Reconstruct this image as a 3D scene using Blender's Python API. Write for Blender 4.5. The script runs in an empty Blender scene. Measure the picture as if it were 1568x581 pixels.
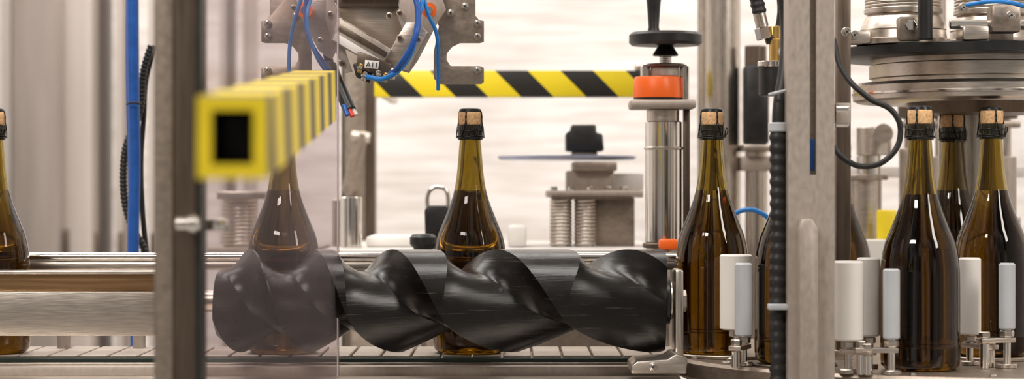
import bpy, bmesh, math, random
import numpy as np
from mathutils import Vector, Matrix
random.seed(4)
scene = bpy.context.scene
F = 3462.0      # focal length in px for a 1568 px wide frame (same view as 2500)
ZC = 1.25       # camera height, camera stands at y=-3
def X(u, d): return (u-784.0)/F*d
def Z(v, d): return ZC-(v-290.5)/F*d
ZB = ZC-0.2166  # conveyor top
ZT = ZC-0.2216  # carousel table top

# ------------------------------------------------------------------ materials
def newmat(name):
    m = bpy.data.materials.new(name); m.use_nodes = True
    nt = m.node_tree; b = nt.nodes['Principled BSDF']
    return m, nt, b
def N(nt, t, **k):
    n = nt.nodes.new(t)
    for a, v in k.items(): setattr(n, a, v)
    return n
def plain(name, col, rough=.5, metal=0., var=.12, scale=30, bump=.0, stretch=(1,1,1), coat=0, spec=.5):
    m, nt, b = newmat(name)
    tc = N(nt,'ShaderNodeTexCoord'); mp = N(nt,'ShaderNodeMapping'); no = N(nt,'ShaderNodeTexNoise')
    mp.inputs['Scale'].default_value = stretch
    nt.links.new(tc.outputs['Object'], mp.inputs[0]); nt.links.new(mp.outputs[0], no.inputs['Vector'])
    no.inputs['Scale'].default_value = scale; no.inputs['Detail'].default_value = 5
    r = N(nt,'ShaderNodeValToRGB')
    c = Vector(col)
    r.color_ramp.elements[0].position=.3; r.color_ramp.elements[1].position=.7
    r.color_ramp.elements[0].color = (*(c*(1-var)),1); r.color_ramp.elements[1].color = (*[min(1,x) for x in c*(1+var)],1)
    nt.links.new(no.outputs['Fac'], r.inputs[0]); nt.links.new(r.outputs[0], b.inputs['Base Color'])
    mr = N(nt,'ShaderNodeMapRange'); mr.inputs['To Min'].default_value=max(.02,rough*.75); mr.inputs['To Max'].default_value=min(1,rough*1.3)
    nt.links.new(no.outputs['Fac'], mr.inputs[0]); nt.links.new(mr.outputs[0], b.inputs['Roughness'])
    b.inputs['Metallic'].default_value = metal
    b.inputs['Specular IOR Level'].default_value = spec
    b.inputs['Coat Weight'].default_value = coat
    if bump:
        bp = N(nt,'ShaderNodeBump'); bp.inputs['Strength'].default_value=bump; bp.inputs['Distance'].default_value=.002
        nt.links.new(no.outputs['Fac'], bp.inputs['Height']); nt.links.new(bp.outputs[0], b.inputs['Normal'])
    return m
steel   = plain('steel_brushed', (.62,.56,.50), .32, 1, .12, 60, .08, (.6,3,8))
steelv  = plain('steel_vertical', (.62,.57,.51), .28, 1, .12, 60, .05, (8,3,.5))
alu     = plain('aluminium_matte', (.46,.40,.35), .5, .6, .10, 90, .05, (2,2,1))
plate   = plain('plate_steel', (.37,.31,.26), .40, .85, .15, 70, .05, (2,1,3))
dark_st = plain('steel_dark', (.15,.115,.09), .38, .8, .15, 40, .05, (6,2,.5))
brown_st= plain('steel_brown', (.36,.22,.11), .35, .9, .2, 30, .05, (.3,3,8))
chrome  = plain('chrome', (.80,.77,.73), .12, 1, .05, 20)
blackp  = plain('black_plastic', (.012,.012,.013), .38, 0, .3, 50, .05)
rubber  = plain('black_rubber', (.015,.014,.014), .45, 0, .3, 80, .1)
whitep  = plain('white_plastic', (.86,.83,.79), .4, 0, .02, 20)
greyp   = plain('grey_roller_plastic', (.48,.50,.53), .35, 0, .05, 20)
offw    = plain('offwhite_paint', (.66,.62,.59), .5, 0, .05, 20)
blue    = plain('blue_hose', (.010,.09,.38), .35, 0, .15, 60)
blue2   = plain('blue_tube', (.02,.22,.65), .25, 0, .1, 60)
orange  = plain('orange_plastic', (.95,.15,.015), .35, 0, .05, 30)
yellow  = plain('yellow_paint', (.88,.68,.02), .4, 0, .08, 20)
brass   = plain('brass', (.65,.42,.14), .3, 1, .1, 30)
red     = plain('red_wire', (.6,.05,.02), .4, 0, .1, 30)
cork    = plain('cork', (.74,.46,.23), .8, 0, .3, 350, .3)
wire    = plain('cage_wire', (.03,.03,.03), .3, .8, .2, 60)
floorm  = plain('floor_epoxy', (.42,.40,.38), .45, 0, .1, 4)
ceilm   = plain('ceiling_paint', (.75,.73,.70), .8, 0, .04, 3)
greyw   = plain('grey_panel', (.36,.31,.28), .55, 0, .12, 6, 0, (4,1,.4))
beigew  = plain('beige_panel', (.58,.52,.48), .55, 0, .08, 6, 0, (4,1,.4))
tealm   = plain('chain_guide_green', (.05,.09,.075), .5, 0, .1, 20)

def wallmat():
    m, nt, b = newmat('wall_sheet')
    tc = N(nt,'ShaderNodeTexCoord'); mp = N(nt,'ShaderNodeMapping'); no = N(nt,'ShaderNodeTexNoise')
    mp.inputs['Scale'].default_value=(2.2,1,36)
    nt.links.new(tc.outputs['Object'], mp.inputs[0]); nt.links.new(mp.outputs[0], no.inputs['Vector'])
    no.inputs['Scale'].default_value=1.8; no.inputs['Detail'].default_value=7; no.inputs['Roughness'].default_value=.6
    r = N(nt,'ShaderNodeValToRGB'); r.color_ramp.elements[0].position=.34; r.color_ramp.elements[1].position=.60
    r.color_ramp.elements[0].color=(.64,.58,.545,1); r.color_ramp.elements[1].color=(.88,.85,.825,1)
    nt.links.new(no.outputs['Fac'], r.inputs[0])
    n2=N(nt,'ShaderNodeTexNoise'); n2.inputs['Scale'].default_value=1.6; n2.inputs['Detail'].default_value=3
    nt.links.new(tc.outputs['Object'], n2.inputs['Vector'])
    mr=N(nt,'ShaderNodeMapRange'); mr.inputs['From Min'].default_value=.35; mr.inputs['From Max'].default_value=.65; mr.inputs['To Min'].default_value=.82; mr.inputs['To Max'].default_value=1.0
    nt.links.new(n2.outputs['Fac'], mr.inputs[0])
    mx=N(nt,'ShaderNodeVectorMath',operation='SCALE'); nt.links.new(r.outputs[0], mx.inputs[0]); nt.links.new(mr.outputs[0], mx.inputs['Scale'])
    nt.links.new(mx.outputs[0], b.inputs['Base Color'])
    b.inputs['Roughness'].default_value=.7
    bp=N(nt,'ShaderNodeBump'); bp.inputs['Strength'].default_value=.3; bp.inputs['Distance'].default_value=.006
    nt.links.new(no.outputs['Fac'], bp.inputs['Height']); nt.links.new(bp.outputs[0], b.inputs['Normal'])
    return m
wallm = wallmat()

def stripemat(name, vec, period, duty=.5, off=0., rough=.4, c2=(.02,.018,.015)):
    m, nt, b = newmat(name)
    tc=N(nt,'ShaderNodeTexCoord'); dp=N(nt,'ShaderNodeVectorMath',operation='DOT_PRODUCT')
    dp.inputs[1].default_value=vec
    nt.links.new(tc.outputs['Object'], dp.inputs[0])
    a=N(nt,'ShaderNodeMath',operation='MULTIPLY_ADD'); a.inputs[1].default_value=1/period; a.inputs[2].default_value=off+50
    nt.links.new(dp.outputs['Value'], a.inputs[0])
    fr=N(nt,'ShaderNodeMath',operation='FRACT'); nt.links.new(a.outputs[0], fr.inputs[0])
    gt=N(nt,'ShaderNodeMath',operation='GREATER_THAN'); gt.inputs[1].default_value=duty; nt.links.new(fr.outputs[0], gt.inputs[0])
    mx=N(nt,'ShaderNodeMix',data_type='RGBA'); mx.inputs['A'].default_value=(.90,.70,.02,1); mx.inputs['B'].default_value=(*c2,1)
    nt.links.new(gt.outputs[0], mx.inputs['Factor']); nt.links.new(mx.outputs['Result'], b.inputs['Base Color'])
    b.inputs['Roughness'].default_value=rough
    return m
hazard = stripemat('hazard_tape', (1,0,1), .107, .5, .26)
hazard2= stripemat('hazard_tape_side', (0,1,.5), .19, .55, .1, .5, c2=(.05,.04,.035))

def screwmat():
    m, nt, b = newmat('screw_black_nylon')
    tc=N(nt,'ShaderNodeTexCoord'); mp=N(nt,'ShaderNodeMapping'); mp.inputs['Rotation'].default_value=(0,math.radians(35),0); mp.inputs['Scale'].default_value=(3,3,60)
    nt.links.new(tc.outputs['Object'], mp.inputs[0])
    no=N(nt,'ShaderNodeTexNoise'); no.inputs['Scale'].default_value=6; no.inputs['Detail'].default_value=8; no.inputs['Roughness'].default_value=.65
    nt.links.new(mp.outputs[0], no.inputs['Vector'])
    r=N(nt,'ShaderNodeValToRGB'); r.color_ramp.elements[0].position=.60; r.color_ramp.elements[1].position=.76
    r.color_ramp.elements[0].color=(.006,.0053,.005,1); r.color_ramp.elements[1].color=(.10,.088,.08,1)
    nt.links.new(no.outputs['Fac'], r.inputs[0]); nt.links.new(r.outputs[0], b.inputs['Base Color'])
    n2=N(nt,'ShaderNodeTexNoise'); n2.inputs['Scale'].default_value=25; n2.inputs['Detail'].default_value=6
    nt.links.new(tc.outputs['Object'], n2.inputs['Vector'])
    mr=N(nt,'ShaderNodeMapRange'); mr.inputs['From Min'].default_value=.3; mr.inputs['From Max'].default_value=.7
    mr.inputs['To Min'].default_value=.16; mr.inputs['To Max'].default_value=.31
    nt.links.new(n2.outputs['Fac'], mr.inputs[0]); nt.links.new(mr.outputs[0], b.inputs['Roughness'])
    bp=N(nt,'ShaderNodeBump'); bp.inputs['Strength'].default_value=.3; bp.inputs['Distance'].default_value=.001
    nt.links.new(no.outputs['Fac'], bp.inputs['Height']); nt.links.new(bp.outputs[0], b.inputs['Normal'])
    b.inputs['Specular IOR Level'].default_value=.43
    return m
screwm = screwmat()

def glassmat(name, tint, absc, dens):
    m, nt, b = newmat(name)
    b.inputs['Base Color'].default_value=(*tint,1)
    b.inputs['Transmission Weight'].default_value=1; b.inputs['Roughness'].default_value=.0; b.inputs['IOR'].default_value=1.45
    va=N(nt,'ShaderNodeVolumeAbsorption'); va.inputs['Color'].default_value=(*absc,1); va.inputs['Density'].default_value=dens
    nt.links.new(va.outputs[0], nt.nodes['Material Output'].inputs['Volume'])
    return m
bottleg = glassmat('bottle_glass', (.46,.37,.095), (.61,.47,.05), 48)
def panelmat():
    m, nt, b = newmat('acrylic_panel')
    out=nt.nodes['Material Output']; nt.nodes.remove(b)
    tr=N(nt,'ShaderNodeBsdfTransparent'); tr.inputs[0].default_value=(.84,.80,.81,1)
    df=N(nt,'ShaderNodeBsdfDiffuse'); df.inputs[0].default_value=(.50,.45,.46,1)  # mauve diffuse haze painted in for the pane's reflections
    gl=N(nt,'ShaderNodeBsdfGlossy'); gl.inputs['Roughness'].default_value=.12; gl.inputs[0].default_value=(.8,.76,.78,1)
    no=N(nt,'ShaderNodeTexNoise'); no.inputs['Scale'].default_value=3
    tc=N(nt,'ShaderNodeTexCoord'); nt.links.new(tc.outputs['Object'], no.inputs['Vector'])
    mr=N(nt,'ShaderNodeMapRange'); mr.inputs['To Min'].default_value=.05; mr.inputs['To Max'].default_value=.14
    nt.links.new(no.outputs['Fac'], mr.inputs[0])
    m1=N(nt,'ShaderNodeMixShader'); nt.links.new(mr.outputs[0], m1.inputs[0]); nt.links.new(tr.outputs[0], m1.inputs[1]); nt.links.new(df.outputs[0], m1.inputs[2])
    m2=N(nt,'ShaderNodeMixShader'); m2.inputs[0].default_value=.06
    nt.links.new(m1.outputs[0], m2.inputs[1]); nt.links.new(gl.outputs[0], m2.inputs[2]); nt.links.new(m2.outputs[0], out.inputs[0])
    return m
panelm = panelmat()

# ------------------------------------------------------------------ geometry helpers
groups=[]
def grp(name):
    e=bpy.data.objects.new(name,None); e.empty_display_size=.05
    scene.collection.objects.link(e); groups.append(e); return e
def obj(name, me, mat, parent=None, sharp=35):
    o=bpy.data.objects.new(name,me); scene.collection.objects.link(o)
    if mat is not None:
        for mm in (mat if isinstance(mat,(list,tuple)) else [mat]): me.materials.append(mm)
    if parent: o.parent=parent
    return o
def finish(bm, name, mat, parent, sharp=35, normals=True):
    if normals: bmesh.ops.recalc_face_normals(bm, faces=bm.faces)
    me=bpy.data.meshes.new(name); bm.to_mesh(me); bm.free()
    me.polygons.foreach_set('use_smooth',[True]*len(me.polygons))
    me.set_sharp_from_angle(angle=math.radians(sharp))
    return obj(name, me, mat, parent)
def box(name,x0,x1,y0,y1,z0,z1,mat,parent=None,bev=.0015,rot=None):
    bm=bmesh.new(); bmesh.ops.create_cube(bm,size=1)
    c=Vector(((x0+x1)/2,(y0+y1)/2,(z0+z1)/2)); s=(abs(x1-x0),abs(y1-y0),abs(z1-z0))
    bmesh.ops.scale(bm,vec=s,verts=bm.verts)
    b=min(bev,min(s)*.3)
    if b>0: bmesh.ops.bevel(bm,geom=bm.edges[:],offset=b,segments=2,profile=.5,affect='EDGES')
    if rot: bmesh.ops.rotate(bm,verts=bm.verts,cent=(0,0,0),matrix=Matrix.Rotation(rot[0],3,rot[1]))
    bmesh.ops.translate(bm,vec=c,verts=bm.verts)
    return finish(bm,name,mat,parent,30)
def lathe(name,prof,center,mat,parent=None,seg=48,axis='Z',closed=False,sharp=35,normals=True):
    bm=bmesh.new(); rings=[]
    for r,h in prof:
        if r<1e-6: rings.append([bm.verts.new((0,0,h))])
        else: rings.append([bm.verts.new((r*math.cos(2*math.pi*i/seg),r*math.sin(2*math.pi*i/seg),h)) for i in range(seg)])
    for a,b in zip(rings[:-1],rings[1:]):
        for i in range(seg):
            j=(i+1)%seg
            if len(a)==1 and len(b)==1: continue
            if len(a)==1: bm.faces.new((a[0],b[j],b[i]))
            elif len(b)==1: bm.faces.new((a[i],a[j],b[0]))
            else: bm.faces.new((a[i],a[j],b[j],b[i]))
    if axis=='X': bmesh.ops.rotate(bm,verts=bm.verts,cent=(0,0,0),matrix=Matrix.Rotation(math.pi/2,3,'Y'))
    if axis=='Y': bmesh.ops.rotate(bm,verts=bm.verts,cent=(0,0,0),matrix=Matrix.Rotation(-math.pi/2,3,'X'))
    bmesh.ops.translate(bm,vec=center,verts=bm.verts)
    return finish(bm,name,mat,parent,sharp,normals)
def cylz(name,x,y,z0,z1,r,mat,parent=None,r2=None,bev=.0012,seg=40):
    r2=r if r2 is None else r2
    if z1<z0: z0,z1=z1,z0
    b=min(bev,(z1-z0)*.3,r*.4)
    return lathe(name,[(0,z0),(r-b,z0),(r,z0+b),(r2,z1-b),(r2-b,z1),(0,z1)],(x,y,0),mat,parent,seg)
def rod(name,p0,p1,r,mat,parent=None,r2=None,seg=24):
    p0=Vector(p0);p1=Vector(p1);d=p1-p0;L=d.length; r2=r if r2 is None else r2
    bm=bmesh.new(); b=min(.001,r*.3,L*.3)
    prof=[(0,0),(r-b,0),(r,b),(r2,L-b),(r2-b,L),(0,L)]
    rings=[]
    for rr,h in prof:
        rings.append([bm.verts.new((0,0,h))] if rr<1e-7 else [bm.verts.new((rr*math.cos(2*math.pi*i/seg),rr*math.sin(2*math.pi*i/seg),h)) for i in range(seg)])
    for a,c in zip(rings[:-1],rings[1:]):
        for i in range(seg):
            j=(i+1)%seg
            if len(a)==1: bm.faces.new((a[0],c[j],c[i]))
            elif len(c)==1: bm.faces.new((a[i],a[j],c[0]))
            else: bm.faces.new((a[i],a[j],c[j],c[i]))
    q=Vector((0,0,1)).rotation_difference(d.normalized())
    bmesh.ops.rotate(bm,verts=bm.verts,cent=(0,0,0),matrix=q.to_matrix())
    bmesh.ops.translate(bm,vec=p0,verts=bm.verts)
    return finish(bm,name,mat,parent)
def prism(name,pts,y0,y1,mat,parent=None,bev=.0012):
    bm=bmesh.new()
    a=[bm.verts.new((x,y0,z)) for x,z in pts]; f=bm.faces.new(a)
    ex=bmesh.ops.extrude_face_region(bm,geom=[f])
    vs=[g for g in ex['geom'] if isinstance(g,bmesh.types.BMVert)]
    bmesh.ops.translate(bm,vec=(0,y1-y0,0),verts=vs)
    bmesh.ops.recalc_face_normals(bm,faces=bm.faces)
    if bev: bmesh.ops.bevel(bm,geom=bm.edges[:],offset=bev,segments=2,profile=.5,affect='EDGES')
    return finish(bm,name,mat,parent,30)
def tube(name,pts,r,mat,parent=None,cyclic=False,res=8):
    cu=bpy.data.curves.new(name,'CURVE'); cu.dimensions='3D'; cu.bevel_depth=r; cu.bevel_resolution=4; cu.resolution_u=res; cu.use_fill_caps=True
    sp=cu.splines.new('BEZIER'); sp.bezier_points.add(len(pts)-1)
    for bp,p in zip(sp.bezier_points,pts):
        bp.co=p; bp.handle_left_type=bp.handle_right_type='AUTO'
    sp.use_cyclic_u=cyclic
    cu.materials.append(mat)
    o=bpy.data.objects.new(name,cu); scene.collection.objects.link(o)
    if parent: o.parent=parent
    return o
def P(u,v,d): return Vector((X(u,d),d-3,Z(v,d)))
def ribbed(name,pts,r,mat,parent=None,pitch=.006,depth=.0018,seg=20):
    pts=[Vector(p) for p in pts]
    dense=[]
    for i in range(len(pts)-1):
        p0=pts[max(i-1,0)];p1=pts[i];p2=pts[i+1];p3=pts[min(i+2,len(pts)-1)]
        for k in range(24):
            t=k/24
            dense.append(.5*((2*p1)+(-p0+p2)*t+(2*p0-5*p1+4*p2-p3)*t*t+(-p0+3*p1-3*p2+p3)*t**3))
    dense.append(pts[-1])
    L=[0]
    for a,b in zip(dense[:-1],dense[1:]): L.append(L[-1]+(b-a).length)
    tot=L[-1]; n=int(tot/(pitch/4)); bm=bmesh.new(); j=0
    ringsv=[]
    for k in range(n+1):
        s=tot*k/n
        while j<len(L)-2 and L[j+1]<s: j+=1
        t=(s-L[j])/max(1e-9,L[j+1]-L[j]); c=dense[j].lerp(dense[j+1],t); d=(dense[j+1]-dense[j]).normalized()
        a=d.cross(Vector((0,1,0))); a.normalize(); b=d.cross(a)
        rr=r-depth*(0 if (k%4) in (1,2) else 1)
        ringsv.append([bm.verts.new(c+rr*(math.cos(2*math.pi*i/seg)*a+math.sin(2*math.pi*i/seg)*b)) for i in range(seg)])
    for a,b in zip(ringsv[:-1],ringsv[1:]):
        for i in range(seg): bm.faces.new((a[i],a[(i+1)%seg],b[(i+1)%seg],b[i]))
    bm.faces.new(ringsv[0]); bm.faces.new(ringsv[-1])
    return finish(bm,name,mat,parent,50)
def spring(name,x,y,z0,z1,r,wr,turns,mat,parent):
    pts=[]; n=turns*8
    for i in range(n+1):
        a=2*math.pi*i/8; pts.append((x+r*math.cos(a),y+r*math.sin(a),z0+(z1-z0)*i/n))
    return tube(name,pts,wr,mat,parent,res=3)
def bolt(name,u,v,d,rpx,mat,parent):
    c=P(u,v,d); r=rpx/F*d
    rod(name+'_washer',c+Vector((0,.004,0)),c+Vector((0,-.0015,0)),r*1.25,steel,parent,seg=24)
    rod(name,c+Vector((0,.004,0)),c+Vector((0,-.004,0)),r*.85,mat,parent,seg=6 if rpx>5 else 16)
    rod(name+'_socket',c+Vector((0,.0,0)),c+Vector((0,-.0043,0)),r*.4,rubber,parent,seg=6)

# ------------------------------------------------------------------ room
box('floor',-4,4,-4.2,3.6,-.1,0,floorm,bev=0)
box('wall_back',-4,4,3.5,3.6,0,4.0,wallm,bev=0)
box('wall_left',-4.1,-4,-4.2,3.6,0,4.0,wallm,bev=0)
box('wall_right',4,4.1,-4.2,3.6,0,4.0,wallm,bev=0)
box('ceiling',-4.1,4.1,-1.5,3.6,4.0,4.1,ceilm,bev=0)
box('baseboard_back',-4,4,3.47,3.5,0,.12,greyw)
def bgcol(name,u0,u1,d,mat,dep=.2):
    g=grp(name)
    x0,x1=X(u0,d),X(u1,d)
    box('body',x0,x1,d-3,d-3+dep,0.02,2.6,mat,g,.01)
    box('plinth',x0-.01,x1+.01,d-3-.01,d-3+dep+.01,0,.02,dark_st,g)
    box('door_handle',x0+.01,x0+.02,d-3-.02,d-3,1.0,1.15,dark_st,g)
    return g
bgcol('electrical_cabinet',16,84,5.6,greyw,.3)
bgcol('electrical_cabinet',94,134,5.7,beigew,.3)
bgcol('electrical_cabinet',-80,2,5.5,offw,.3)
bgcol('steel_column',140,150,5.3,greyw)
bgcol('steel_column',176,190,5.3,beigew)
bgcol('steel_column',226,268,5.2,beigew)
bgcol('steel_column',336,346,5.0,offw)
bgcol('steel_column',372,380,5.0,beigew)
# ------------------------------------------------------------------ conveyor
cv=grp('conveyor')
xl=-1.0; xr=.215
xg=X(480,2.9)-.16
box('guide_rail_front_face',xl,xg,-.112,-.100,Z(514,2.9),Z(446,2.9),steel,cv)
box('guide_rail_front_top',xl,xg,-.112,-.07,Z(420,2.9),Z(415,2.9),steel,cv)
box('guide_rail_front_inset',xl,xg,-.104,-.094,Z(446,2.9),Z(419,2.9),brown_st,cv)
rod('guide_rail_back_upper',(xl,.075,Z(394,3.07)),(X(1038,3.07),.075,Z(394,3.07)),.0065,chrome,cv)
box('guide_rail_back_lower',xl,X(1038,3.07),.068,.082,Z(414,3.07),Z(402,3.07),steel,cv)
for i,u in enumerate((-60,100,215,600,980)):
    box(f'rail_post_{i+1}',X(u,3.1)-.008,X(u,3.1)+.008,.083,.098,ZB-.06,Z(390,3.1),alu,cv)
box('bed',xl,xr,-.075,.13,ZB-.06,ZB-.008,plate,cv)
box('wear_strip',xl,xr,-.060,-.054,ZB-.01,ZB-.003,tealm,cv,.0005)
box('frame_front',xl,xr,-.31,-.08,ZB-.075,ZB-.022,steel,cv,.004)
box('frame_lip',xl,xr,-.10,-.078,ZB-.024,ZB-.010,alu,cv,.002)
bm=bmesh.new(); x=xl
while x<xr-.03:
    for (y0,y1) in ((-.05,.05),(.058,.12)):
        r=bmesh.ops.create_cube(bm,size=1); vs=r['verts']
        bmesh.ops.scale(bm,vec=(.036,y1-y0,.006),verts=vs); bmesh.ops.translate(bm,vec=(x+.019,(y0+y1)/2,ZB-.003),verts=vs)
    x+=.0395
bmesh.ops.bevel(bm,geom=bm.edges[:],offset=.001,segments=1,affect='EDGES')
finish(bm,'slat_chain',alu,cv)
for i,xx in enumerate((-.95,-.35,.15)):
    for yy in (-.2,.09):
        box(f'leg_{i}_{"f" if yy<0 else "b"}',xx-.025,xx+.025,yy-.025,yy+.025,0,ZB-.06,steelv,cv,.003)
d=3.2
lathe('clamp_knob',[(0,Z(386,d)),(.012,Z(386,d)),(.014,Z(380,d)),(.019,Z(374,d)),(.019,Z(364,d)),(.015,Z(359,d)),(0,Z(358,d))],(X(648,d),.2,0),blackp,cv)
cylz('clamp_knob_stem',X(648,d),.2,ZB-.05,Z(386,d),.006,steel,cv)
box('clamp_knob_foot',X(640,d),X(656,d),.131,.21,ZB-.06,ZB-.045,steel,cv)

# ------------------------------------------------------------------ infeed screw
D0=2.88; R=.0655; HW=48/F*D0
def Xf(k):
    u=434+99*k+(20.5*k*k if k>0 else 0)
    return X(u,D0)
def sm01(x): x=min(1,max(0,x)); return x*x*(3-2*x)
def phase(th): return th/math.pi-.13*(1-math.cos(th))/2
def wts(th):
    t=math.degrees(min(th,2*math.pi-th))
    return sm01(t/122), sm01((t-105)/75)
def sides(n,th):
    tt=phase(th); wl,wr=wts(th)
    c=Xf(n+tt); sl=c-Xf(n-1+tt); sr=Xf(n+1+tt)-c
    h0l=min(HW,sl*.485); h0r=min(HW,sr*.485)
    WR=h0r+(sr*.497-h0r)*wr; WRp=h0l+(sl*.497-h0l)*wr
    WL=h0l+((sl-WRp)*.992-h0l)*wl
    return c,WL,WR,wl,wr
def shp(q,w):
    circ=(math.sqrt(1.12**2-q*q)-math.sqrt(1.12**2-1))/(1.12-math.sqrt(1.12**2-1))
    hill=1-math.sin(q*math.pi/2)
    w*=.72
    return circ*(1-w)+hill*w
def depth(th): return .028+.009*(1-math.cos(th))/2
def radius(x,th):
    r=R
    for n in range(-7,9):
        c,WL,WR,wl,wr=sides(n,th); dx=x-c
        q=(-dx/WL) if dx<0 else dx/WR
        if q<1: r=min(r,R-depth(th)*shp(q,wl if dx<0 else wr))
    return r
xa,xb=X(335,D0),X(1018,D0); NT=180
zs=Z(461,D0)
sg=grp('infeed_timing_screw')
bm=bmesh.new(); rows=[]
for n in range(-6,8):
    for j in range(15): rows.append((n,'L',1-j/14))
    for j in range(1,13): rows.append((n,'R',j/12))
    for j in range(1,5): rows.append((n,'l',j/5))
grid=[[None]*(NT+1) for _ in rows]
for i in range(NT+1):
    th=2*math.pi*i/NT; D=depth(th)
    S={n:sides(n,th) for n in range(-6,9)}
    for ri,(n,t,a) in enumerate(rows):
        c,WL,WR,wl,wr=S[n]
        if t=='L': x=c-WL*a; r=R-D*shp(a,wl)
        elif t=='R': x=c+WR*a; r=R-D*shp(a,wr)
        else:
            c2,WL2=S[n+1][0],S[n+1][1]; x=(c+WR)*(1-a)+(c2-WL2)*a; r=R
        xc=min(max(x,xa),xb)
        if xc!=x: r=radius(xc,th)
        grid[ri][i]=bm.verts.new((xc,-math.sin(th)*r,math.cos(th)*r))
for a,b in zip(grid[:-1],grid[1:]):
    for i in range(NT):
        try: bm.faces.new((a[i],a[i+1],b[i+1],b[i]))
        except: pass
bmesh.ops.remove_doubles(bm,verts=bm.verts,dist=3e-5)
bmesh.ops.dissolve_degenerate(bm,dist=1e-6,edges=bm.edges)
for xe in (xa,xb):
    be=[e for e in bm.edges if len(e.link_faces)==1 and all(abs(v.co.x-xe)<1e-4 for v in e.verts)]
    cvt=bm.verts.new((xe,0,0))
    for e in be:
        try: bm.faces.new((e.verts[0],e.verts[1],cvt))
        except: pass
bmesh.ops.translate(bm,vec=(0,D0-3,zs),verts=bm.verts)
finish(bm,'helical_body',screwm,sg,22)
rod('shaft',(xb-.01,D0-3,zs),(X(1031,D0),D0-3,zs),.012,steel,sg)
rod('hub',(xb,D0-3,zs),(xb+.006,D0-3,zs),.030,blackp,sg)
rod('hub_washer',(xb+.006,D0-3,zs),(xb+.0095,D0-3,zs),.024,steel,sg)
rod('shaft_drive_end',(xa-.03,D0-3,zs),(xa+.01,D0-3,zs),.014,steel,sg)
th=math.radians(66); xh=X(767,2.83); rr=radius(xh,th)
c=Vector((xh,D0-3-math.sin(th)*rr,zs+math.cos(th)*rr)); nrm=Vector((0,-math.sin(th),math.cos(th)))
rod('set_screw_recess',c-nrm*.004,c+nrm*.0010,.0036,rubber,sg)

lb=grp('screw_end_bracket')
d=2.88
box('upright',X(1031,d),X(1044,d),d-3-.03,d-3+.03,Z(548,d),Z(412,d),steelv,lb,.004)
prism('foot',[(X(966,2.8),Z(572,2.8)),(X(1050,2.8),Z(572,2.8)),(X(1052,2.8),Z(548,2.8)),(X(1033,2.8),Z(542,2.8)),(X(1022,2.8),Z(550,2.8)),(X(975,2.8),Z(553,2.8)),(X(966,2.8),Z(560,2.8))],-.21,-.11,steel,lb,.002)
rod('nut',(X(1044,d),d-3,zs),(X(1051,d),d-3,zs),.014,steel,lb,seg=6)
bolt('foot_bolt',1000,562,2.785,5,chrome,lb)

# ------------------------------------------------------------------ bottles
S0=F/3.0
pp=[(0,0),(.030,0),(.044,.0015),(.0478,.006),(.0488,.014)]
body=[(57,505),(57,470),(57,430),(56.8,405),(56,392),(54,376),(49.5,358),(43,342),(36,325),(29.5,308),(24.5,290),(21,268),(18.8,245),(17.2,225),(16.3,214)]
ctrl=[(.0490,.03)]+[((h)/S0*.985,(540-v)/S0) for h,v in body]
def cat(pts,k=5):
    out=[]
    for i in range(len(pts)-1):
        p0=np.array(pts[max(i-1,0)]);p1=np.array(pts[i]);p2=np.array(pts[i+1]);p3=np.array(pts[min(i+2,len(pts)-1)])
        for q in range(k):
            t=q/k; out.append(tuple(.5*((2*p1)+(-p0+p2)*t+(2*p0-5*p1+4*p2-p3)*t*t+(-p0+3*p1-3*p2+p3)*t**3)))
    out.append(tuple(pts[-1])); return out
dense=cat(ctrl)
h=lambda v:(540-v)/S0
neck=[(.0158,h(213)),(.0158,h(210)),(.0163,h(208)),(.0163,h(200)),(.0150,h(198)),(.0150,h(194)),(.0150,h(191)),(.0085,h(190)),(0,h(190))]
outer=[(0,.012),(.015,.010),(.028,.003),(.034,0),(.043,.0012)]+pp[3:]+dense+neck
def rad_at(z):
    zs_=[p[1] for p in dense]; rs_=[p[0] for p in dense]
    return float(np.interp(z,zs_,rs_))
zf=h(292)
cav=[(0,zf)]+[(rad_at(z)-.0035,z) for z in np.linspace(zf,h(214),16)]+[(.0105,h(212)),(.0098,h(196)),(0,h(196))]
def bottle_mesh():
    bm=bmesh.new(); seg=64
    for k,pr in enumerate((outer,cav)):
        rings=[]; fs=[]
        for r,z in pr:
            rings.append([bm.verts.new((0,0,z))] if r<1e-7 else [bm.verts.new((r*math.cos(2*math.pi*i/seg),r*math.sin(2*math.pi*i/seg),z)) for i in range(seg)])
        for a,b in zip(rings[:-1],rings[1:]):
            for i in range(seg):
                j=(i+1)%seg
                if len(a)==1 and len(b)==1: continue
                if len(a)==1: f=bm.faces.new((a[0],b[j],b[i]))
                elif len(b)==1: f=bm.faces.new((a[i],a[j],b[0]))
                else: f=bm.faces.new((a[i],a[j],b[j],b[i]))
                fs.append(f)
        if k==1:
            for f in fs: f.normal_flip()
    me=bpy.data.meshes.new('bottle_glass'); bm.to_mesh(me); bm.free()
    me.polygons.foreach_set('use_smooth',[True]*len(me.polygons)); me.set_sharp_from_angle(angle=math.radians(50))
    me.materials.append(bottleg); return me
BM=bottle_mesh()
tmp=lathe('cork_t',[(0,h(191)),(.0148,h(191)),(.0152,h(188)),(.0156,h(178)),(.0152,h(172)),(.0135,h(169)),(.010,h(167.5)),(0,h(167))],(0,0,0),cork,None,40); CORK=tmp.data; bpy.data.objects.remove(tmp)
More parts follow.
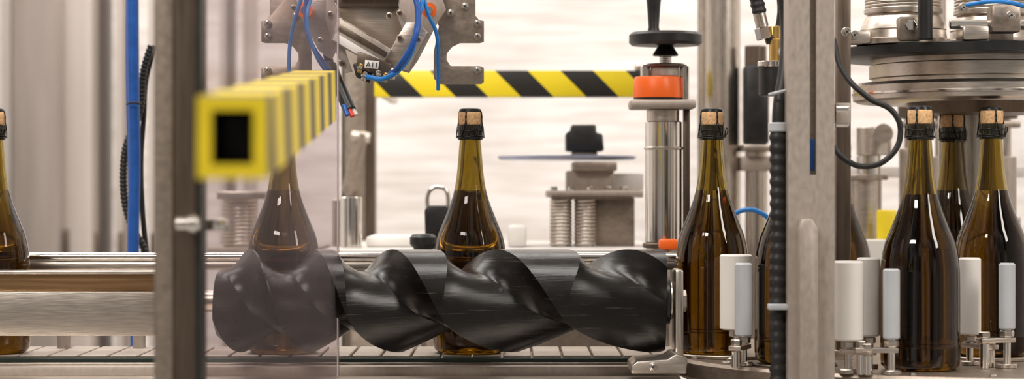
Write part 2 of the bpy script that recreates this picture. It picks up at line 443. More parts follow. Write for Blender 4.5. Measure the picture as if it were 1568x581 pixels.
def cage_curve():
    cu=bpy.data.curves.new('wire_cage','CURVE'); cu.dimensions='3D'; cu.bevel_depth=.0007; cu.bevel_resolution=2; cu.resolution_u=4
    def sp(pts,cyc=False):
        s=cu.splines.new('POLY'); s.points.add(len(pts)-1)
        for q,p in zip(s.points,pts): q.co=(*p,1)
        s.use_cyclic_u=cyc
    def ring(r,z,tw=0): sp([(r*math.cos(a),r*math.sin(a),z+tw*math.sin(4*a)) for a in np.linspace(0,2*math.pi,33)[:-1]],True)
    ring(.0136,h(168.5)); ring(.0182,h(209),.0005); ring(.0186,h(211),-.0005); ring(.0178,h(200),.001)
    for k in range(4):
        a=math.pi/4+k*math.pi/2+.25
        for da in (-.04,.04):
            sp([((r)*math.cos(a+da*s),(r)*math.sin(a+da*s),h(v)) for r,v,s in ((.0136,168.5,1),(.0158,172,1),(.0166,179,-1),(.0166,188,1),(.0178,196,3),(.0178,203,6),(.0184,210,10))])
    sp([(0.004,-.0188,h(209)),(.006,-.0205,h(204)),(.0065,-.021,h(198)),(.004,-.0205,h(196)),(.003,-.0195,h(203)),(.003,-.0185,h(209))])
    cu.materials.append(wire); return cu
CAGE=cage_curve()
tmp=lathe('cap_t',[(0,h(165.2)),(.0105,h(165.6)),(.0138,h(167.2)),(.0150,h(170.5)),(.0152,h(172)),(.0140,h(170)),(0,h(167))],(0,0,0),wire,None,32); CAP=tmp.data; bpy.data.objects.remove(tmp)
tmp=lathe('collar_t',[(.0151,h(191)),(.0168,h(192)),(.0172,h(198)),(.0168,h(205)),(.0166,h(213)),(.0159,h(214.5))],(0,0,0),None,None,40); COL=tmp.data; COL.materials.append(plain('dark_lip_glass',(.02,.017,.008),.08,0,.1,20)); bpy.data.objects.remove(tmp)
def bottle(x,y,z,rot=0):
    g=grp('champagne_bottle')
    for nm,me in (('glass_body',BM),('cork_stopper',CORK),('wire_cage',CAGE),('cage_cap',CAP),('neck_lip',COL)):
        o=bpy.data.objects.new(nm,me); scene.collection.objects.link(o); o.parent=g; o.location=(x,y,z); o.rotation_euler=(0,0,rot)
    return g
bottle(X(720,3),0,ZB+.0003,.2)
bottle(X(434,3),0,ZB+.0003,1)
bottle(X(-11,3),0,ZB+.0003,.5)
bottle(X(1090,3),0,ZB+.0003,.9)
bottle(X(1215,2.85),-.15,ZT+.0033,.3)
bottle(X(1409,2.78),-.22,ZT+.0003,.1)
bottle(X(1518,2.95),-.05,ZB+.0003,.7)
bottle(X(1458,3.13),.13,ZB+.0003,.4)
bottle(X(1284,3.35),.35,ZB-.02,.4)

# ------------------------------------------------------------------ carousel
ca=grp('filling_carousel')
cx,cy=.613,.05
lathe('table',[(0,ZT-.03),(.385,ZT-.03),(.40,ZT-.022),(.40,ZT-.004),(.396,ZT),(0,ZT)],(cx,cy,0),plate,ca,96)
lathe('base_drum',[(0,0),(.30,0),(.30,.02),(.26,.04),(.26,ZT-.03),(0,ZT-.03)],(cx,cy,0),offw,ca,64)
cylz('centre_column',cx+.03,cy+.12,ZT,Z(110,3.2),.045,steelv,ca)
cylz('infeed_disc',.294,.02,ZT,ZB,.085,plate,ca)
cylz('bottle_pad_1',X(1215,2.85),-.15,ZT,ZT+.003,.055,dark_st,ca)
cylz('bottle_pad_2',X(1518,2.95),-.05,ZT,ZB,.054,plate,ca)
cylz('bottle_pad_3',X(1458,3.13),.13,ZT,ZB,.054,plate,ca)
for k in range(26):
    a=2*math.pi*k/26
    cylz(f'table_bolt_{k+1}',cx+.385*math.cos(a),cy+.385*math.sin(a),ZT,ZT+.003,.005,chrome,ca,seg=6)
cylz('bottle_pad_4',X(1284,3.35),.35,ZB-.035,ZB-.02,.054,plate,ca)
cylz('bottle_pad_4_stem',X(1284,3.35),.35,ZT-.028,ZB-.03,.02,plate,ca)

def roller(u,d,rpx,v0,v1,mat,du=0,dd=0):
    g=grp('guide_roller')
    x,y=X(u,d),d-3; r=rpx/F*d
    z1,z0=Z(v0,d),Z(v1,d); b=.002
    lathe('sleeve',[(.004,z0),(r-b,z0),(r,z0+b),(r,z1-b),(r-b,z1),(r*.5,z1),(r*.45,z1-.002),(0,z1-.002)],(x,y,0),mat,g)
    cylz('pin',x,y,ZT+.004,z0+.004,.0045,chrome,g)
    cylz('lock_nut',x,y,z0-.009,z0-.001,.009,steel,g,seg=6)
    cylz('foot',x,y,ZT,ZT+.006,.012,steel,g)
    if du or dd:
        zz=z0-.013
        a=Vector((x,y,zz)); bb=Vector((x+du,y+dd,zz)); m=(a+bb)/2; L=(bb-a).length; ang=math.atan2(dd,du)
        box('link_arm',m.x-L/2-.008,m.x+L/2+.008,m.y-.008,m.y+.008,zz-.003,zz+.003,steel,g,.001,rot=(ang,'Z'))
        cylz('arm_nut',bb.x,bb.y,zz+.003,zz+.011,.007,steel,g,seg=6)
        cylz('arm_post',bb.x,bb.y,ZT,zz-.003,.006,chrome,g)
roller(1127,2.9,25,390,505,whitep)
roller(1138.5,2.835,13.5,403,515,greyp,-.012,-.03)
roller(1299,2.72,23,400,522,whitep,.02,-.02)
roller(1330,2.8,18,395,515,whitep)
roller(1365,2.70,13,412,520,greyp,-.035,.004)
roller(1485,2.85,17,395,513,whitep,.018,-.035)
roller(1542,2.80,12.5,403,505,greyp,-.03,-.01)

# carousel head
hd=grp('filling_head')
hx,hy=X(1500,3.1),.1
def lz(name,prof,mat,seg=96): return lathe(name,prof,(hx,hy,0),mat,hd,seg)
zt=lambda v:Z(v,2.92)
lz('black_disc',[(0,zt(80)),(.192,zt(80)),(.197,zt(78)),(.197,zt(64)),(.192,zt(62)),(0,zt(62))],blackp)
lz('upper_drum',[(0,zt(118)),(.146,zt(118)),(.146,zt(112)),(.150,zt(110)),(.150,zt(90)),(.146,zt(88)),(.146,zt(80)),(0,zt(80))],steel)
lz('lower_ring',[(0,zt(150)),(.165,zt(150)),(.172,zt(146)),(.172,zt(124)),(.168,zt(119)),(0,zt(118))],steel)
lz('ring_band',[(.1725,zt(139)),(.1745,zt(138)),(.1745,zt(135)),(.1725,zt(134))],chrome)
lz('underside_hub',[(0,zt(168)),(.09,zt(168)),(.10,zt(150)),(0,zt(150))],dark_st)
def valve(u,d,top):
    x,y=X(u,d),d-3
    lathe('valve_base_%d'%u,[(0,zt(62)),(.062,zt(62)),(.062,zt(54)),(.058,zt(52)),(.056,zt(40)),(.057,zt(38)),(.050,zt(18)),(.047,zt(14)),(.052,zt(12)),(.052,zt(6)),(.046,zt(4)),(.046,zt(-80)),(0,zt(-80))],(x,y,0),steel,hd,48)
    for k in range(5):
        z=zt(8-k*5); spring('bellows_%d_%d'%(u,k),x,y,z,z+.003,.049,.0022,1,steel,hd)
    box('valve_lug_%d'%u,x-.018,x+.014,y-.066,y-.045,zt(60),zt(22),plate,hd,.004)
    rod('lug_bolt_%d'%u,(x-.002,y-.072,zt(36)),(x-.002,y-.06,zt(36)),.008,chrome,hd,seg=6)
valve(1383,3.02,0); valve(1520,3.04,0)
rod('black_rod',(X(1417,2.93),-.07,zt(60)),(X(1417,2.93),-.07,zt(-60)),.0095,blackp,hd)
box('clevis',X(1470,2.93),X(1510,2.93),-.09,-.04,zt(62),zt(40),steel,hd,.003)
rod('cross_pin',(X(1455,2.93),-.065,zt(36)),(X(1572,2.93),-.065,zt(36)),.006,chrome,hd)
box('clamp_plate',X(1515,2.93),X(1560,2.93),-.085,-.05,zt(50),zt(8),plate,hd,.004)
for k,(u,v) in enumerate(((1475,12),(1548,24),(1296,49),(1308,54))): bolt(f'head_bolt_{k}',u,v,2.9,6,chrome,hd)
box('side_arm',X(1283,3.0),X(1330,3.0),-.02,.02,zt(62),zt(42),steel,hd,.003)
tube('blue_air_line',[P(1480,8,2.9),P(1525,2,2.88),P(1580,12,2.9)],.003,blue2,hd)
cylz('head_column',hx+.03,hy+.05,zt(62),2.6,.05,steelv,hd)
box('head_gantry',hx-.1,hx+.16,hy-.03,3.5,2.6,2.72,alu,hd)
tube('black_cable_loop',[P(1276,60,2.8),P(1290,108,2.78),P(1330,150,2.75),P(1368,172,2.74),P(1379,205,2.74),P(1360,242,2.74),P(1325,255,2.74),P(1292,243,2.73),P(1276,225,2.74)],.0036,rubber)

# ------------------------------------------------------------------ right post
rp=grp('machine_post')
d=2.65; x0,x1=X(1207,d),X(1278,d)
zsl=Z(268,d)
box('extrusion_lower',x0,x1,-.35,-.305,0,zsl,alu,rp,.0)
box('extrusion_left',x0,X(1240,d),-.35,-.305,zsl,2.4,alu,rp,.0)
box('extrusion_right',X(1250,d),x1,-.35,-.305,zsl,2.4,alu,rp,.0)
box('extrusion_web',X(1240,d)-.001,X(1250,d)+.001,-.335,-.306,zsl-.001,2.4,plate,rp,0)
prism('stiffener_plate',[(X(1229,2.6),Z(600,2.6)),(X(1258,2.6),Z(600,2.6)),(X(1258,2.6),Z(352,2.6)),(X(1249,2.6),Z(336,2.6)),(X(1233,2.6),Z(336,2.6)),(X(1229,2.6),Z(350,2.6))],-.372,-.35,alu,rp,.002)
box('base_plate',x0-.03,x1+.03,-.38,-.28,0,.012,steel,rp)
for i,v in enumerate((168,180,190)): 
    rod(f'side_bolt_{i}',P(1279,v,2.67),P(1279,v,2.67)+Vector((.016,0,0)),.006-.001*i,chrome,rp)
box('side_bracket',X(1279,2.67),X(1302,2.67),-.335,-.32,Z(190,2.67),Z(158,2.67),alu,rp)
box('blue_insert',X(1241,d),X(1249,d),-.339,-.335,Z(262,2.65),Z(213,2.65),blue,rp,.0005)
rb=grp('rear_frame_post')
box('upright',X(1281,2.95),X(1303,2.95),-.05,-.03,ZT,Z(-60,2.95),dark_st,rb)
box('foot',X(1281,2.95)-.004,X(1303,2.95)+.004,-.055,-.025,ZT,ZT+.012,steel,rb)

cg=grp('corrugated_conduit')
ribbed('conduit',[P(1192,640,2.68),P(1191,480,2.68),P(1192,330,2.68),P(1191,200,2.68)],.0105,rubber,cg,.013,.0016)
tube('braided_hose',[P(1191,200,2.69),P(1193,160,2.69),P(1201,110,2.70),P(1204,40,2.72),P(1196,-30,2.72)],.0075,rubber,cg)
rod('ferrule',P(1191,202,2.68),P(1191,188,2.68),.0112,greyp,cg)
box('cable_tie',X(1176,2.66),X(1206,2.66),-.345,-.33,Z(475,2.66),Z(466,2.66),greyp,cg)
tube('cable_tie_2',[P(1178,145,2.68),P(1190,142,2.67),P(1206,138,2.68)],.0018,greyp,cg)
bf=grp('pneumatic_actuator')
d=2.95
cylz('brass_body',X(1192,d),d-3,Z(97,d),Z(60,d),.0125,brass,bf)
cylz('brass_top',X(1190,d),d-3,Z(60,d),Z(40,d),.008,brass,bf)
cylz('black_body',X(1184,d),d-3,Z(147,d),Z(97,d),.019,blackp,bf)
cylz('steel_collar',X(1184,d),d-3,Z(103,d),Z(94,d),.0205,chrome,bf)
rod('hose_fitting',P(1170,52,d),P(1158,0,d),.0085,steel,bf)
rod('hose_nut',P(1172,60,d),P(1168,42,d),.0115,chrome,bf,seg=6)
ribbed('black_hose',[P(1163,20,2.93),P(1156,-30,2.93),P(1150,-200,2.93)],.0095,rubber,bf,.008,.001)
tube('black_hose_2',[P(1172,62,d),P(1184,58,d),P(1196,30,d),P(1188,-50,d)],.006,rubber,bf)
rod('mount_arm',P(1196,80,2.96),P(1212,80,2.71),.006,steel,bf)

# ------------------------------------------------------------------ height-adjust column with orange collar
ac=grp('height_adjust_column')
d=3.22; y=d-3; ux=X(1016,d)
def cz(name,u,rp_,v0,v1,mat,rp2=None,seg=48,bev=.0015): 
    cylz(name,X(u,d),y,Z(v1,d),Z(v0,d),rp_/F*d,mat,ac,None if rp2 is None else rp2/F*d,bev,seg)
lathe('handle_grip',[(0,Z(48,d)),(.009,Z(48,d)),(.0075,Z(42,d)),(.0095,Z(10,d)),(.0115,Z(-10,d)),(.010,Z(-24,d)),(0,Z(-27,d))],(X(1001,d),y,0),blackp,ac)
cz('handwheel',1019,56,50,70,blackp,bev=.004)
cz('wheel_hub',1019,20,70,86,blackp,12)
cz('thread',1019,8,84,100,chrome)
for k in range(5): cz(f'thread_ring_{k}',1019,9.5,84+k*3,85.5+k*3,dark_st,bev=.0003)
cz('cap_disc',1019,30,98,103,dark_st)
cz('clamp_body',1018,22,103,118,alu)
for k,u in enumerate((988,1048)):
    cylz(f'side_pin_{k}',X(u,d),y,Z(155,d),Z(100,d),.007,chrome,ac)
lathe('orange_collar',[(0,Z(150,d)),(.034,Z(150,d)),(.0345,Z(146,d)),(.033,Z(122,d)),(.031,Z(118,d)),(0,Z(118,d))],(X(1006,d),y,0),orange,ac,64)
cz('collar_base',1006,36,149,154,blackp)
box('clamp_plate',X(963,d),X(1063,d),y-.04,y+.03,Z(168,d),Z(154,d),alu,ac,.004)
cz('upper_sleeve',1015,25,168,188,steel)
cz('column_tube',1016,28,186,372,chrome)
cz('tube_ring',1016,30,225,230,steel)
cz('column_foot',1018,34,372,380,dark_st)
box('orange_stop',X(1008,3.15),X(1036,3.15),.12,.15,Z(382,3.15),Z(366,3.15),orange,ac,.003)
box('orange_stop_stem',X(1016,3.15),X(1024,3.15),.132,.15,.9,Z(382,3.15),steel,ac,.001)
box('column_base',ux-.03,ux+.035,y-.05,y+.035,0,Z(378,d)-.2,steelv,ac)
cz('column_lower',1016,26,378,650,steelv)
box('side_bar',X(1046,d),X(1056,d),y-.008,y+.008,Z(360,d),Z(168,d),dark_st,ac)
tc_=grp('support_column')
d=3.75
cylz('tube',X(1105,d),d-3,0,2.8,29/F*d,steelv,tc_)
cylz('tube_slim',X(1076,d),d-3,0,2.8,8/F*d,alu,tc_)
cylz('flange',X(1105,d),d-3,0,.02,.07,steel,tc_)
box('cross_brace',X(1076,d),X(1105,d),d-3-.01,d-3+.01,Z(35,d),Z(20,d),alu,tc_)
sm=grp('servo_motor')
d=3.7
box('motor_body',X(1140,d),X(1176,d),.68,.74,Z(222,d),Z(100,d),blackp,sm,.006)
cylz('motor_cap',X(1158,d),.71,Z(102,d),Z(70,d),.018,dark_st,sm)
box('motor_mount',X(1136,d),X(1182,d),.67,.76,Z(232,d),Z(222,d),steel,sm)
cylz('motor_column',X(1160,d),.72,0,Z(232,d),.018,steelv,sm)
box('crossbar',X(1136,d),X(1200,d),.70,.74,Z(262,d),Z(240,d),alu,sm)

# ------------------------------------------------------------------ striped guard beam in back
gb=grp('hazard_striped_beam')
d=3.72
box('beam',X(574,d),X(1052,d),.70,.74,Z(149,d),Z(109,d),hazard,gb,.002)
box('beam_bracket',X(576,d),X(590,d),.74,1.13,Z(145,d),Z(118,d),steel,gb)
cylz('beam_knob',X(985,3.68),.72,Z(108.5,3.72),Z(100,d),.012,steel,gb)
pl=grp('rear_pillar')
d=4.1
box('pillar',X(522,d),X(574,d),1.1,1.16,0,2.6,dark_st,pl,.004)
box('pillar_face',X(528,d),X(560,d),1.093,1.101,0,2.6,plate,pl,.002)
rod('brace',P(532,292,4.0),P(556,205,4.0),.011,plate,pl)
rod('brace_head',P(538,208,4.0),P(566,212,4.0),.010,steel,pl)
rod('brace_pin',P(532,292,4.0),P(540,292,4.12),.008,steelv,pl)
rod('brace_pin_top',P(556,208,4.0),P(550,208,4.12),.008,steelv,pl)

# ------------------------------------------------------------------ background machine deck
dk=grp('labelling_machine')
ZD=Z(378,3.6)
box('deck_top',X(505,3.6),X(1005,3.6),.42,1.0,Z(392,3.6),ZD,offw,dk,.004)
box('deck_body',X(540,3.6),X(980,3.6),.55,.95,0,Z(392,3.6),plate,dk,.004)
def dz(name,u0,u1,v0,v1,y0,y1,mat,bev=.002):
    dd=3+y0; box(name,X(u0,dd),X(u1,dd),y0,y1,max(ZD,Z(v1,dd)),Z(v0,dd),mat,dk,bev)
dz('unit_box',905,972,303,383,.62,.68,plate)
dz('unit_top',838,985,292,303,.58,.78,alu)
dz('unit_top_plate',845,968,299,306,.57,.76,dark_st)
for k,u in enumerate((859,896)):
    cylz(f'spring_core_{k}',X(u,3.6),.6,ZD,Z(304,3.6),.012,chrome,dk)
    spring(f'coil_{k}',X(u,3.6),.6,Z(377,3.6),Z(306,3.6),.0155,.0028,13,steel,dk)
for k,u in enumerate((848,875,905,930,955)): cylz(f'top_bolt_{k}',X(u,3.6),.6,Z(292,3.6),Z(286,3.6),.006,chrome,dk,seg=6)
dz('pedestal',868,940,262,293,.62,.72,alu)
dz('pedestal_top',878,945,248,262,.60,.74,plate)
dz('pedestal_step',905,985,266,292,.66,.80,offw)
lathe('turn_disc',[(0,Z(245,3.7)),(.11,Z(245,3.7)),(.113,Z(242,3.7)),(.113,Z(240,3.7)),(.11,Z(239,3.7)),(0,Z(238,3.7))],(X(868,3.7),.70,0),plain('blue_steel',(.35,.38,.5),.35,.8,.1,20),dk,64)
prism('sensor_box',[(X(866,3.65),Z(232,3.65)),(X(924,3.65),Z(232,3.65)),(X(922,3.65),Z(206,3.65)),(X(912,3.65),Z(204,3.65)),(X(912,3.65),Z(192,3.65)),(X(874,3.65),Z(192,3.65)),(X(874,3.65),Z(200,3.65)),(X(866,3.65),Z(204,3.65))],.62,.70,blackp,dk,.003)
dz('sensor_stand',875,915,232,239,.64,.70,steel)
dz('white_block_1',778,806,346,383,.55,.68,whitep,.006)
dz('white_block_2',560,640,362,383,.56,.7,whitep,.008)
dz('white_block_3',690,765,350,383,.7,.85,offw,.008)
cylz('steel_pin_a',X(536,3.5),.52,ZD,Z(302,3.5),.017,chrome,dk)
cylz('steel_pin_b',X(521,3.65),.6,ZD,Z(306,3.6),.009,steel,dk)
dz('bracket',735,760,362,383,.55,.62,blackp)
d=3.45
prism('latch_body',[(X(652,d),ZD),(X(688,d),ZD),(X(690,d),Z(322,d)),(X(684,d),Z(315,d)),(X(656,d),Z(315,d)),(X(650,d),Z(322,d))],.44,.47,blackp,dk,.003)
tube('latch_shackle',[P(655,320,3.455),P(655,300,3.455),P(662,289,3.455),P(672,287,3.455),P(682,291,3.455),P(686,303,3.455),P(686,320,3.455)],.0035,chrome,dk)
sc=grp('spring_column')
d=3.75
cylz('core',X(368,d),.75,Z(392,d),Z(300,d),.020,chrome,sc)
spring('coil',X(368,d),.75,Z(378,d),Z(306,d),.026,.0035,12,steel,sc)
box('top_plate',X(338,d),X(412,d),.70,.80,Z(305,d),Z(293,d),steel,sc)
box('table',X(325,d),X(490,d),.68,.95,Z(392,d),Z(378,d),alu,sc)
box('table_leg',X(460,d),X(480,d),.80,.84,0,Z(392,d),alu,sc)
box('table_leg_2',X(335,d),X(355,d),.80,.84,0,Z(392,d),alu,sc)
br=grp('rear_transfer_unit')
d=3.8
box('cross_rail',X(1205,d),X(1570,d),.80,.86,Z(272,d),Z(256,d),offw,br)
box('rail_leg',X(1450,d),X(1470,d),.82,.85,0,Z(272,d),alu,br)
box('rail_leg_2',X(1255,d),X(1268,d),.82,.85,0,Z(272,d),alu,br)
cylz('drum_a',X(1338,3.6),.6,Z(238,3.6),Z(195,3.6),.028,steel,br)
rod('drum_a_knob',P(1352,205,3.56),P(1352,205,3.52),.016,steel,br)
cylz('drum_stem',X(1330,3.6),.6,ZB-.1,Z(238,3.6),.020,chrome,br)
cylz('drum_b',X(1325,3.6),.6,Z(368,3.6),Z(270,3.6),.026,steel,br)
cylz('drum_b_flange',X(1325,3.6),.6,Z(276,3.6),Z(268,3.6),.036,plate,br)
box('drum_base',X(1290,3.6),X(1380,3.6),.55,.85,0,ZB-.1,plate,br)
box('white_pad',X(1318,3.5),X(1356,3.5),.48,.52,0,Z(367,3.5),whitep,br,.004)
box('yellow_cover',X(1345,3.52),X(1375,3.52),.525,.545,ZB-.2,Z(322,3.5),yellow,br,.004)
for k,u in enumerate((1393,1440,1498,1540)):
    cylz(f'rod_{k}',X(u,3.6),.6,.02,2.2,.009,steelv,br)
    cylz(f'rod_sleeve_{k}',X(u,3.6),.6,Z(330,3.6),Z(228+12*(k%2),3.6),.017,alu,br)
    cylz(f'rod_head_{k}',X(u,3.6),.6,Z(182,3.6),Z(158,3.6),.019,dark_st,br)
box('rod_tie_bar',X(1380,3.6),X(1560,3.6),.585,.615,Z(346,3.6),Z(332,3.6),plate,br)
box('rod_tie_bar_upper',X(1380,3.6),X(1560,3.6),.585,.615,Z(196,3.6),Z(186,3.6),plate,br)
box('rod_base',X(1380,3.6),X(1560,3.6),.57,.63,0,.02,steel,br)
tube('blue_line',[P(1120,330,3.3),P(1140,322,3.3),P(1160,324,3.3),P(1180,340,3.3),P(1186,400,3.3)],.0035,blue2,br)

# ------------------------------------------------------------------ hoses left
bh=grp('blue_hose')
tube('hose',[P(203,-80,3.3),P(204,100,3.3),P(206,250,3.3),P(204,400,3.3),P(209,540,3.3),P(209,700,3.3),(X(209,3.3),.3,.02)],.0088,blue,bh)
tube('hose_second',[P(197,-80,3.32),P(196,100,3.32),P(199,250,3.32),P(202,380,3.32)],.0035,blue,bh)
tube('tie',[P(194,160,3.285),P(205,157,3.28),P(216,160,3.285)],.0016,rubber,bh)
bk=grp('black_cable_hose')
ribbed('hose',[P(232,70,3.34),P(220,110,3.34),P(214,170,3.34),P(192,230,3.34),P(190,300,3.34),P(203,350,3.34),P(222,388,3.34),P(224,470,3.34)],.006,rubber,bk,.006,.0012)
tube('cable',[P(238,70,3.35),P(224,120,3.35),P(220,180,3.35),P(216,240,3.35),P(218,320,3.35),P(225,395,3.35)],.004,rubber,bk)

# ------------------------------------------------------------------ left foreground post + panel + beam
fp=grp('door_post')
d=2.1
x0,x1=X(235,d),X(306,d)
box('tube',x0,x1,-.9,-.855,0,2.4,dark_st,fp,.003)
box('face_strip',x0+.002,x0+.018,-.903,-.9,0,2.4,plate,fp,.001)
box('edge_gasket',x1-.004,x1+.001,-.902,-.86,.2,2.38,rubber,fp,.0005)
box('foot_plate',x0-.02,x1+.02,-.93,-.83,0,.01,steel,fp)
rod('hinge_bolt',P(270,343,2.07),P(306,343,2.07),.0065,chrome,fp)
rod('hinge_knuckle',P(290,343,2.07),P(300,343,2.07),.009,chrome,fp)
box('hinge_block',P(278,343,2.07).x,P(300,343,2.07).x,-.93,-.90,Z(352,2.08),Z(334,2.08),steel,fp)
pn=grp('acrylic_door')
a=Vector((X(313,2.16),-.84)); b=Vector((X(517,2.85),-.15)); L=(b-a).length; ang=math.atan2(b.y-a.y,b.x-a.x); m=(a+b)/2
zpn=ZB-.02
box('pane',m.x-L/2,m.x+L/2,m.y-.0025,m.y+.0025,zpn,2.2,panelm,pn,0,rot=(ang,'Z'))
edgem=plain('acrylic_edge',(.80,.76,.73),.2,0,.02,10)
box('pane_edge',b.x-.0010,b.x+.0010,b.y,b.y+.003,zpn,2.2,edgem,pn,.0003)
def hing(v,nm):
    z=Z(v,2.2); box(nm,a.x-.004,a.x+.022,-.850,-.832,z-.006,z+.006,chrome,pn,.003)
hing(343,'door_clamp')
hb=grp('hazard_striped_tube')
n0=1.5; n1=2.62
xr0,xr1=X(410,n0),X(515,n1); xl0=X(302,n0); wl=xr0-xl0
zt0,zb0=Z(147,n0),Z(274,n0); zt1,zb1=Z(108,n1),Z(184,n1)
def tubeframe():
    bm=bmesh.new(); t=.0095
    def ring(x0,x1,z0,z1,y): return [bm.verts.new(p) for p in ((x0,y,z0),(x1,y,z0),(x1,y,z1),(x0,y,z1))]
    O0=ring(xr0-wl,xr0,zb0,zt0,n0-3); O1=ring(xr1-wl,xr1,zb1,zt1,n1-3)
    I0=ring(xr0-wl+t,xr0-t,zb0+t,zt0-t,n0-3); I1=ring(xr1-wl+t,xr1-t,zb1+t,zt1-t,n1-3)
    for i in range(4):
        j=(i+1)%4
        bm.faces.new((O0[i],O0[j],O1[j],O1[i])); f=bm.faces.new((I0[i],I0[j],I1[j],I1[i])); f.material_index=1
        g=bm.faces.new((O0[i],O0[j],I0[j],I0[i])); g.material_index=2
        bm.faces.new((O1[i],O1[j],I1[j],I1[i])).material_index=2
    bmesh.ops.recalc_face_normals(bm,faces=bm.faces)
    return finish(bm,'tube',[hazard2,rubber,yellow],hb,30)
tubeframe()
box('hollow_shade_sheet',xr0-wl+.0098,xr0-.0098,n0-3+.06,n0-3+.07,zb0+.012,zt0-.012,rubber,hb,0)  # black sheet paints the shade inside the hollow tube
rod('standoff',(X(302,2.12),-.88,Z(170,2.12)),(X(352,2.12)+.005,-.88,Z(170,2.12)),.006,steel,hb)

# ------------------------------------------------------------------ gripper assembly (top centre)
ga=grp('bottle_gripper_head')
d=2.98
def pl2(name,pts,d,th,mat,bev=.0008): return prism(name,[(X(u,d),Z(v,d)) for u,v in pts],d-3,d-3+th,mat,ga,bev)
right=[(655,-60),(728,-60),(728,24),(733,30),(741,32),(741,64),(735,66),(704,66),(692,72),(684,82),(684,92),(690,101),(735,101),(741,104),(741,126),(737,129),(672,129),(664,120),(664,80),(672,40),(655,10)]
left=[(1141-u,v) for u,v in right]
pl2('side_plate_right',right,d,.006,plate); pl2('side_plate_left',left[::-1],d,.006,plate)
for k,(u,v) in enumerate(((731,36),(731,56),(731,108),(410,36),(410,56),(410,108),(690,20),(452,25),(712,10))): bolt(f'plate_bolt_{k}',u,v,d-.003,4.5,chrome,ga)
pl2('head_block',[(498,-90),(655,-90),(655,-8),(610,8),(520,8),(498,-8)],3.0,.05,alu)
pl2('back_plate',[(516,4),(612,4),(628,46),(604,80),(560,50),(516,24)],3.0,.006,steel)
pl2('head_block_dark',[(515,-8),(610,-8),(610,9),(515,9)],2.975,.03,dark_st)
pl2('top_bar',[(520,-20),(607,-20),(607,-2),(520,-2)],2.965,.03,offw)
pl2('jaw_plate_left',[(446,-20),(500,-20),(519,18),(523,60),(508,92),(488,78),(463,30)],2.955,.006,steel)
pl2('jaw_inner_left',[(500,-10),(514,10),(522,60),(540,110),(528,112),(510,70),(498,30)],2.95,.006,alu)
pl2('jaw_plate_right',[(612,-20),(672,-20),(683,15),(668,38),(640,92),(626,112),(600,104),(622,60),(610,30)],2.955,.006,alu)
pl2('jaw_edge_right',[(603,66),(622,34),(640,34),(655,50),(625,108),(585,100)],2.948,.005,steel)
pl2('cylinder_body',[(517,26),(600,76),(582,104),(506,62)],2.935,.03,alu,.002)
pl2('cylinder_slot',[(521,37),(594,81),(590,88),(517,46)],2.932,.004,dark_st,.0003)
pl2('cylinder_face_plate',[(514,50),(584,92),(578,102),(509,61)],2.931,.004,offw,.0005)
pl2('cylinder_end',[(548,78),(600,98),(594,122),(546,104)],2.925,.02,dark_st,.002)
pl2('cylinder_foot',[(540,98),(558,92),(570,110),(566,128),(545,118)],2.93,.018,rubber,.002)
pl2('id_tag',[(559,92),(581,94),(579,106),(558,104)],2.915,.002,whitep,.0003)
fc=bpy.data.curves.new('tag_text','FONT'); fc.body='A11'; fc.size=.0095; fc.extrude=.0002; fc.align_x='CENTER'; fc.materials.append(blackp)
to=bpy.data.objects.new('tag_text',fc); scene.collection.objects.link(to); to.parent=ga
to.rotation_euler=(math.pi/2,math.radians(4),0); to.location=P(569.5,103.2,2.9145)+Vector((0,-.0006,0))
for k,(u,v) in enumerate(((576,122),(588,126),(600,122),(550,112),(556,124),(608,112))):
    rod(f'port_{k}',P(u,v,2.92),P(u+4,v-14,2.92),.0035,brass if k%2 else chrome,ga)
    rod(f'port_nut_{k}',P(u+1.5,v-5,2.92),P(u+3,v-10,2.92),.0048,chrome,ga,seg=6)
for k,u in enumerate((467,657)):
    c=P(u,16,2.94)
    lathe(f'orange_fitting_{k}',[(.0,-.004),(.0098,-.004),(.0098,.004),(.0,.004)],c,orange,ga,32,axis='Y')
    lathe(f'fitting_core_{k}',[(0,-.006),(.0055,-.006),(.0055,.006),(0,.006)],c+Vector((0,-.001,0)),chrome,ga,6,axis='Y')
for k,(u,v) in enumerate(((450,12),(612,20),(612,58),(490,62),(523,97),(640,60),(506,22),(596,24))): bolt(f'jaw_bolt_{k}',u,v,2.945,4,dark_st,ga)
T=.0032
tube('air_tube_1',[P(468,-20,2.91),P(455,18,2.91),P(445,60,2.92),P(442,126,2.93)],T*.8,blue2,ga)
tube('air_tube_2',[P(472,-20,2.90),P(468,20,2.90),P(474,60,2.90),P(502,106,2.93)],T,blue,ga)
tube('air_tube_3',[P(478,-10,2.90),P(470,30,2.89),P(482,80,2.90),P(500,112,2.93)],T*.7,blue2,ga)
tube('air_tube_4',[P(632,-20,2.90),P(640,20,2.89),P(634,62,2.88),P(608,106,2.89),P(596,114,2.92)],T*1.2,blue,ga)
tube('air_tube_5',[P(652,-20,2.91),P(640,30,2.90),P(625,90,2.89),P(590,120,2.90),P(562,118,2.92)],T,blue2,ga)
tube('air_tube_6',[P(646,-20,2.91),P(655,20,2.91),P(668,50,2.92),P(671,100,2.94),P(671,138,2.95)],T*.8,blue2,ga)
box('hanger',X(540,3.03),X(620,3.03),.03,.10,Z(-20,3.03),4.0,steelv,ga)
cb=grp('cut_cable_bundle')
rod('sheath',P(505,100,2.97),P(536,170,2.94),.0085,blackp,cb)
for k,(du,m_) in enumerate(((-6,blue),(2,red),(8,offw),(4,orange))):
    rod(f'core_{k}',P(530+du*.6,160,2.935+.004*k),P(538+du,180-abs(du)*.4,2.93+.004*k),.003,m_,cb)
tube('bundle_lead',[P(505,100,2.97),P(498,60,2.99),P(505,-10,3.02)],.006,rubber,cb)

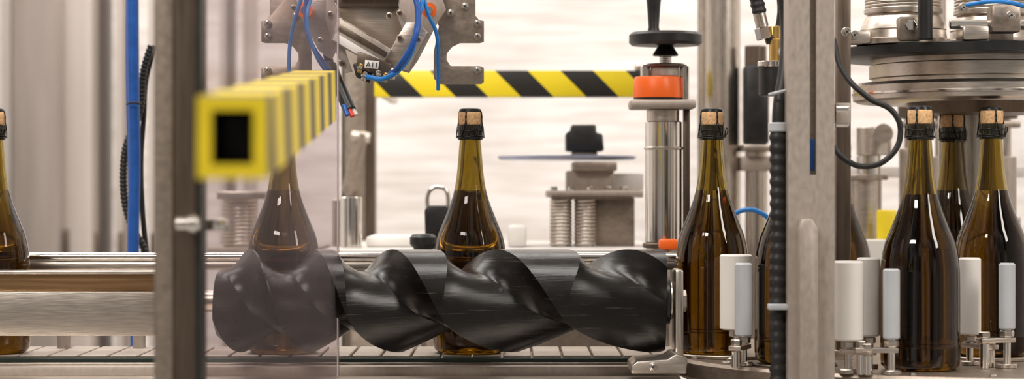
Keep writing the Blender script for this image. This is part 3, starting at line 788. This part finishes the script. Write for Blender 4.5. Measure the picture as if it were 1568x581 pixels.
# ------------------------------------------------------------------ finalize groups
bpy.context.view_layer.update()
for e in groups:
    pts=[]
    for c in e.children:
        pts+= [c.matrix_world@Vector(q) for q in c.bound_box]
    if not pts: continue
    lo=Vector([min(p[i] for p in pts) for i in range(3)]); hi=Vector([max(p[i] for p in pts) for i in range(3)])
    ctr=Vector(((lo.x+hi.x)/2,(lo.y+hi.y)/2,lo.z))
    e.location=ctr
    for c in e.children: c.matrix_parent_inverse=Matrix.Translation(-ctr)

# ------------------------------------------------------------------ lights
def area(name,loc,tgt,sx,sy,e,col=(1,.96,.915)):
    l=bpy.data.lights.new(name,'AREA'); l.shape='RECTANGLE'; l.size=sx; l.size_y=sy; l.energy=e; l.color=col
    o=bpy.data.objects.new(name,l); scene.collection.objects.link(o); o.location=loc
    o.rotation_euler=(Vector(tgt)-Vector(loc)).to_track_quat('-Z','Y').to_euler(); return o
area('wall_fill',(0,2.2,3.9),(0,3.5,1.3),6,.5,114)  # added light, there only to brighten the back wall
area('wall_fill_low',(0,1.6,3.95),(0,3.4,.8),6,.5,116)  # second added light, aimed lower to lift the back wall
area('ceiling_lamp_line',(-.4,-.5,3.6),(0,0,1),3.0,.25,58)
area('ceiling_lamp_front',(-1.3,-2.6,3.2),(0,0,1.1),1.2,.4,52,(1,.93,.85))
area('ceiling_lamp_side',(2.2,-1.8,2.8),(.2,0,1.1),.4,1.2,32,(1,.93,.85))
w=bpy.data.worlds.new('noise_fill'); scene.world=w; w.use_nodes=True; nt=w.node_tree
bg=nt.nodes['Background']; tc=N(nt,'ShaderNodeTexCoord'); no=N(nt,'ShaderNodeTexNoise'); mp=N(nt,'ShaderNodeMapping'); mp.inputs['Scale'].default_value=(3,3,1.2)
no.inputs['Scale'].default_value=1.6; no.inputs['Detail'].default_value=3
nt.links.new(tc.outputs['Generated'],mp.inputs[0]); nt.links.new(mp.outputs[0],no.inputs['Vector'])
rr=N(nt,'ShaderNodeValToRGB'); rr.color_ramp.elements[0].position=.42; rr.color_ramp.elements[1].position=.62  # made-up light and dark patches for varied reflections and fill
rr.color_ramp.elements[0].color=(.10,.083,.067,1); rr.color_ramp.elements[1].color=(1.0,.92,.84,1)
nt.links.new(no.outputs['Fac'],rr.inputs[0]); nt.links.new(rr.outputs[0],bg.inputs[0]); bg.inputs[1].default_value=.62

# ------------------------------------------------------------------ camera
cd=bpy.data.cameras.new('camera'); co=bpy.data.objects.new('camera',cd); scene.collection.objects.link(co)
co.location=(0,-3,ZC); co.rotation_euler=(math.pi/2,0,0)
cd.sensor_width=36; cd.lens=F/1568*36; cd.clip_start=.05
cd.dof.use_dof=True; cd.dof.focus_distance=2.92; cd.dof.aperture_fstop=4.0
scene.camera=co
scene.view_settings.view_transform='Standard'
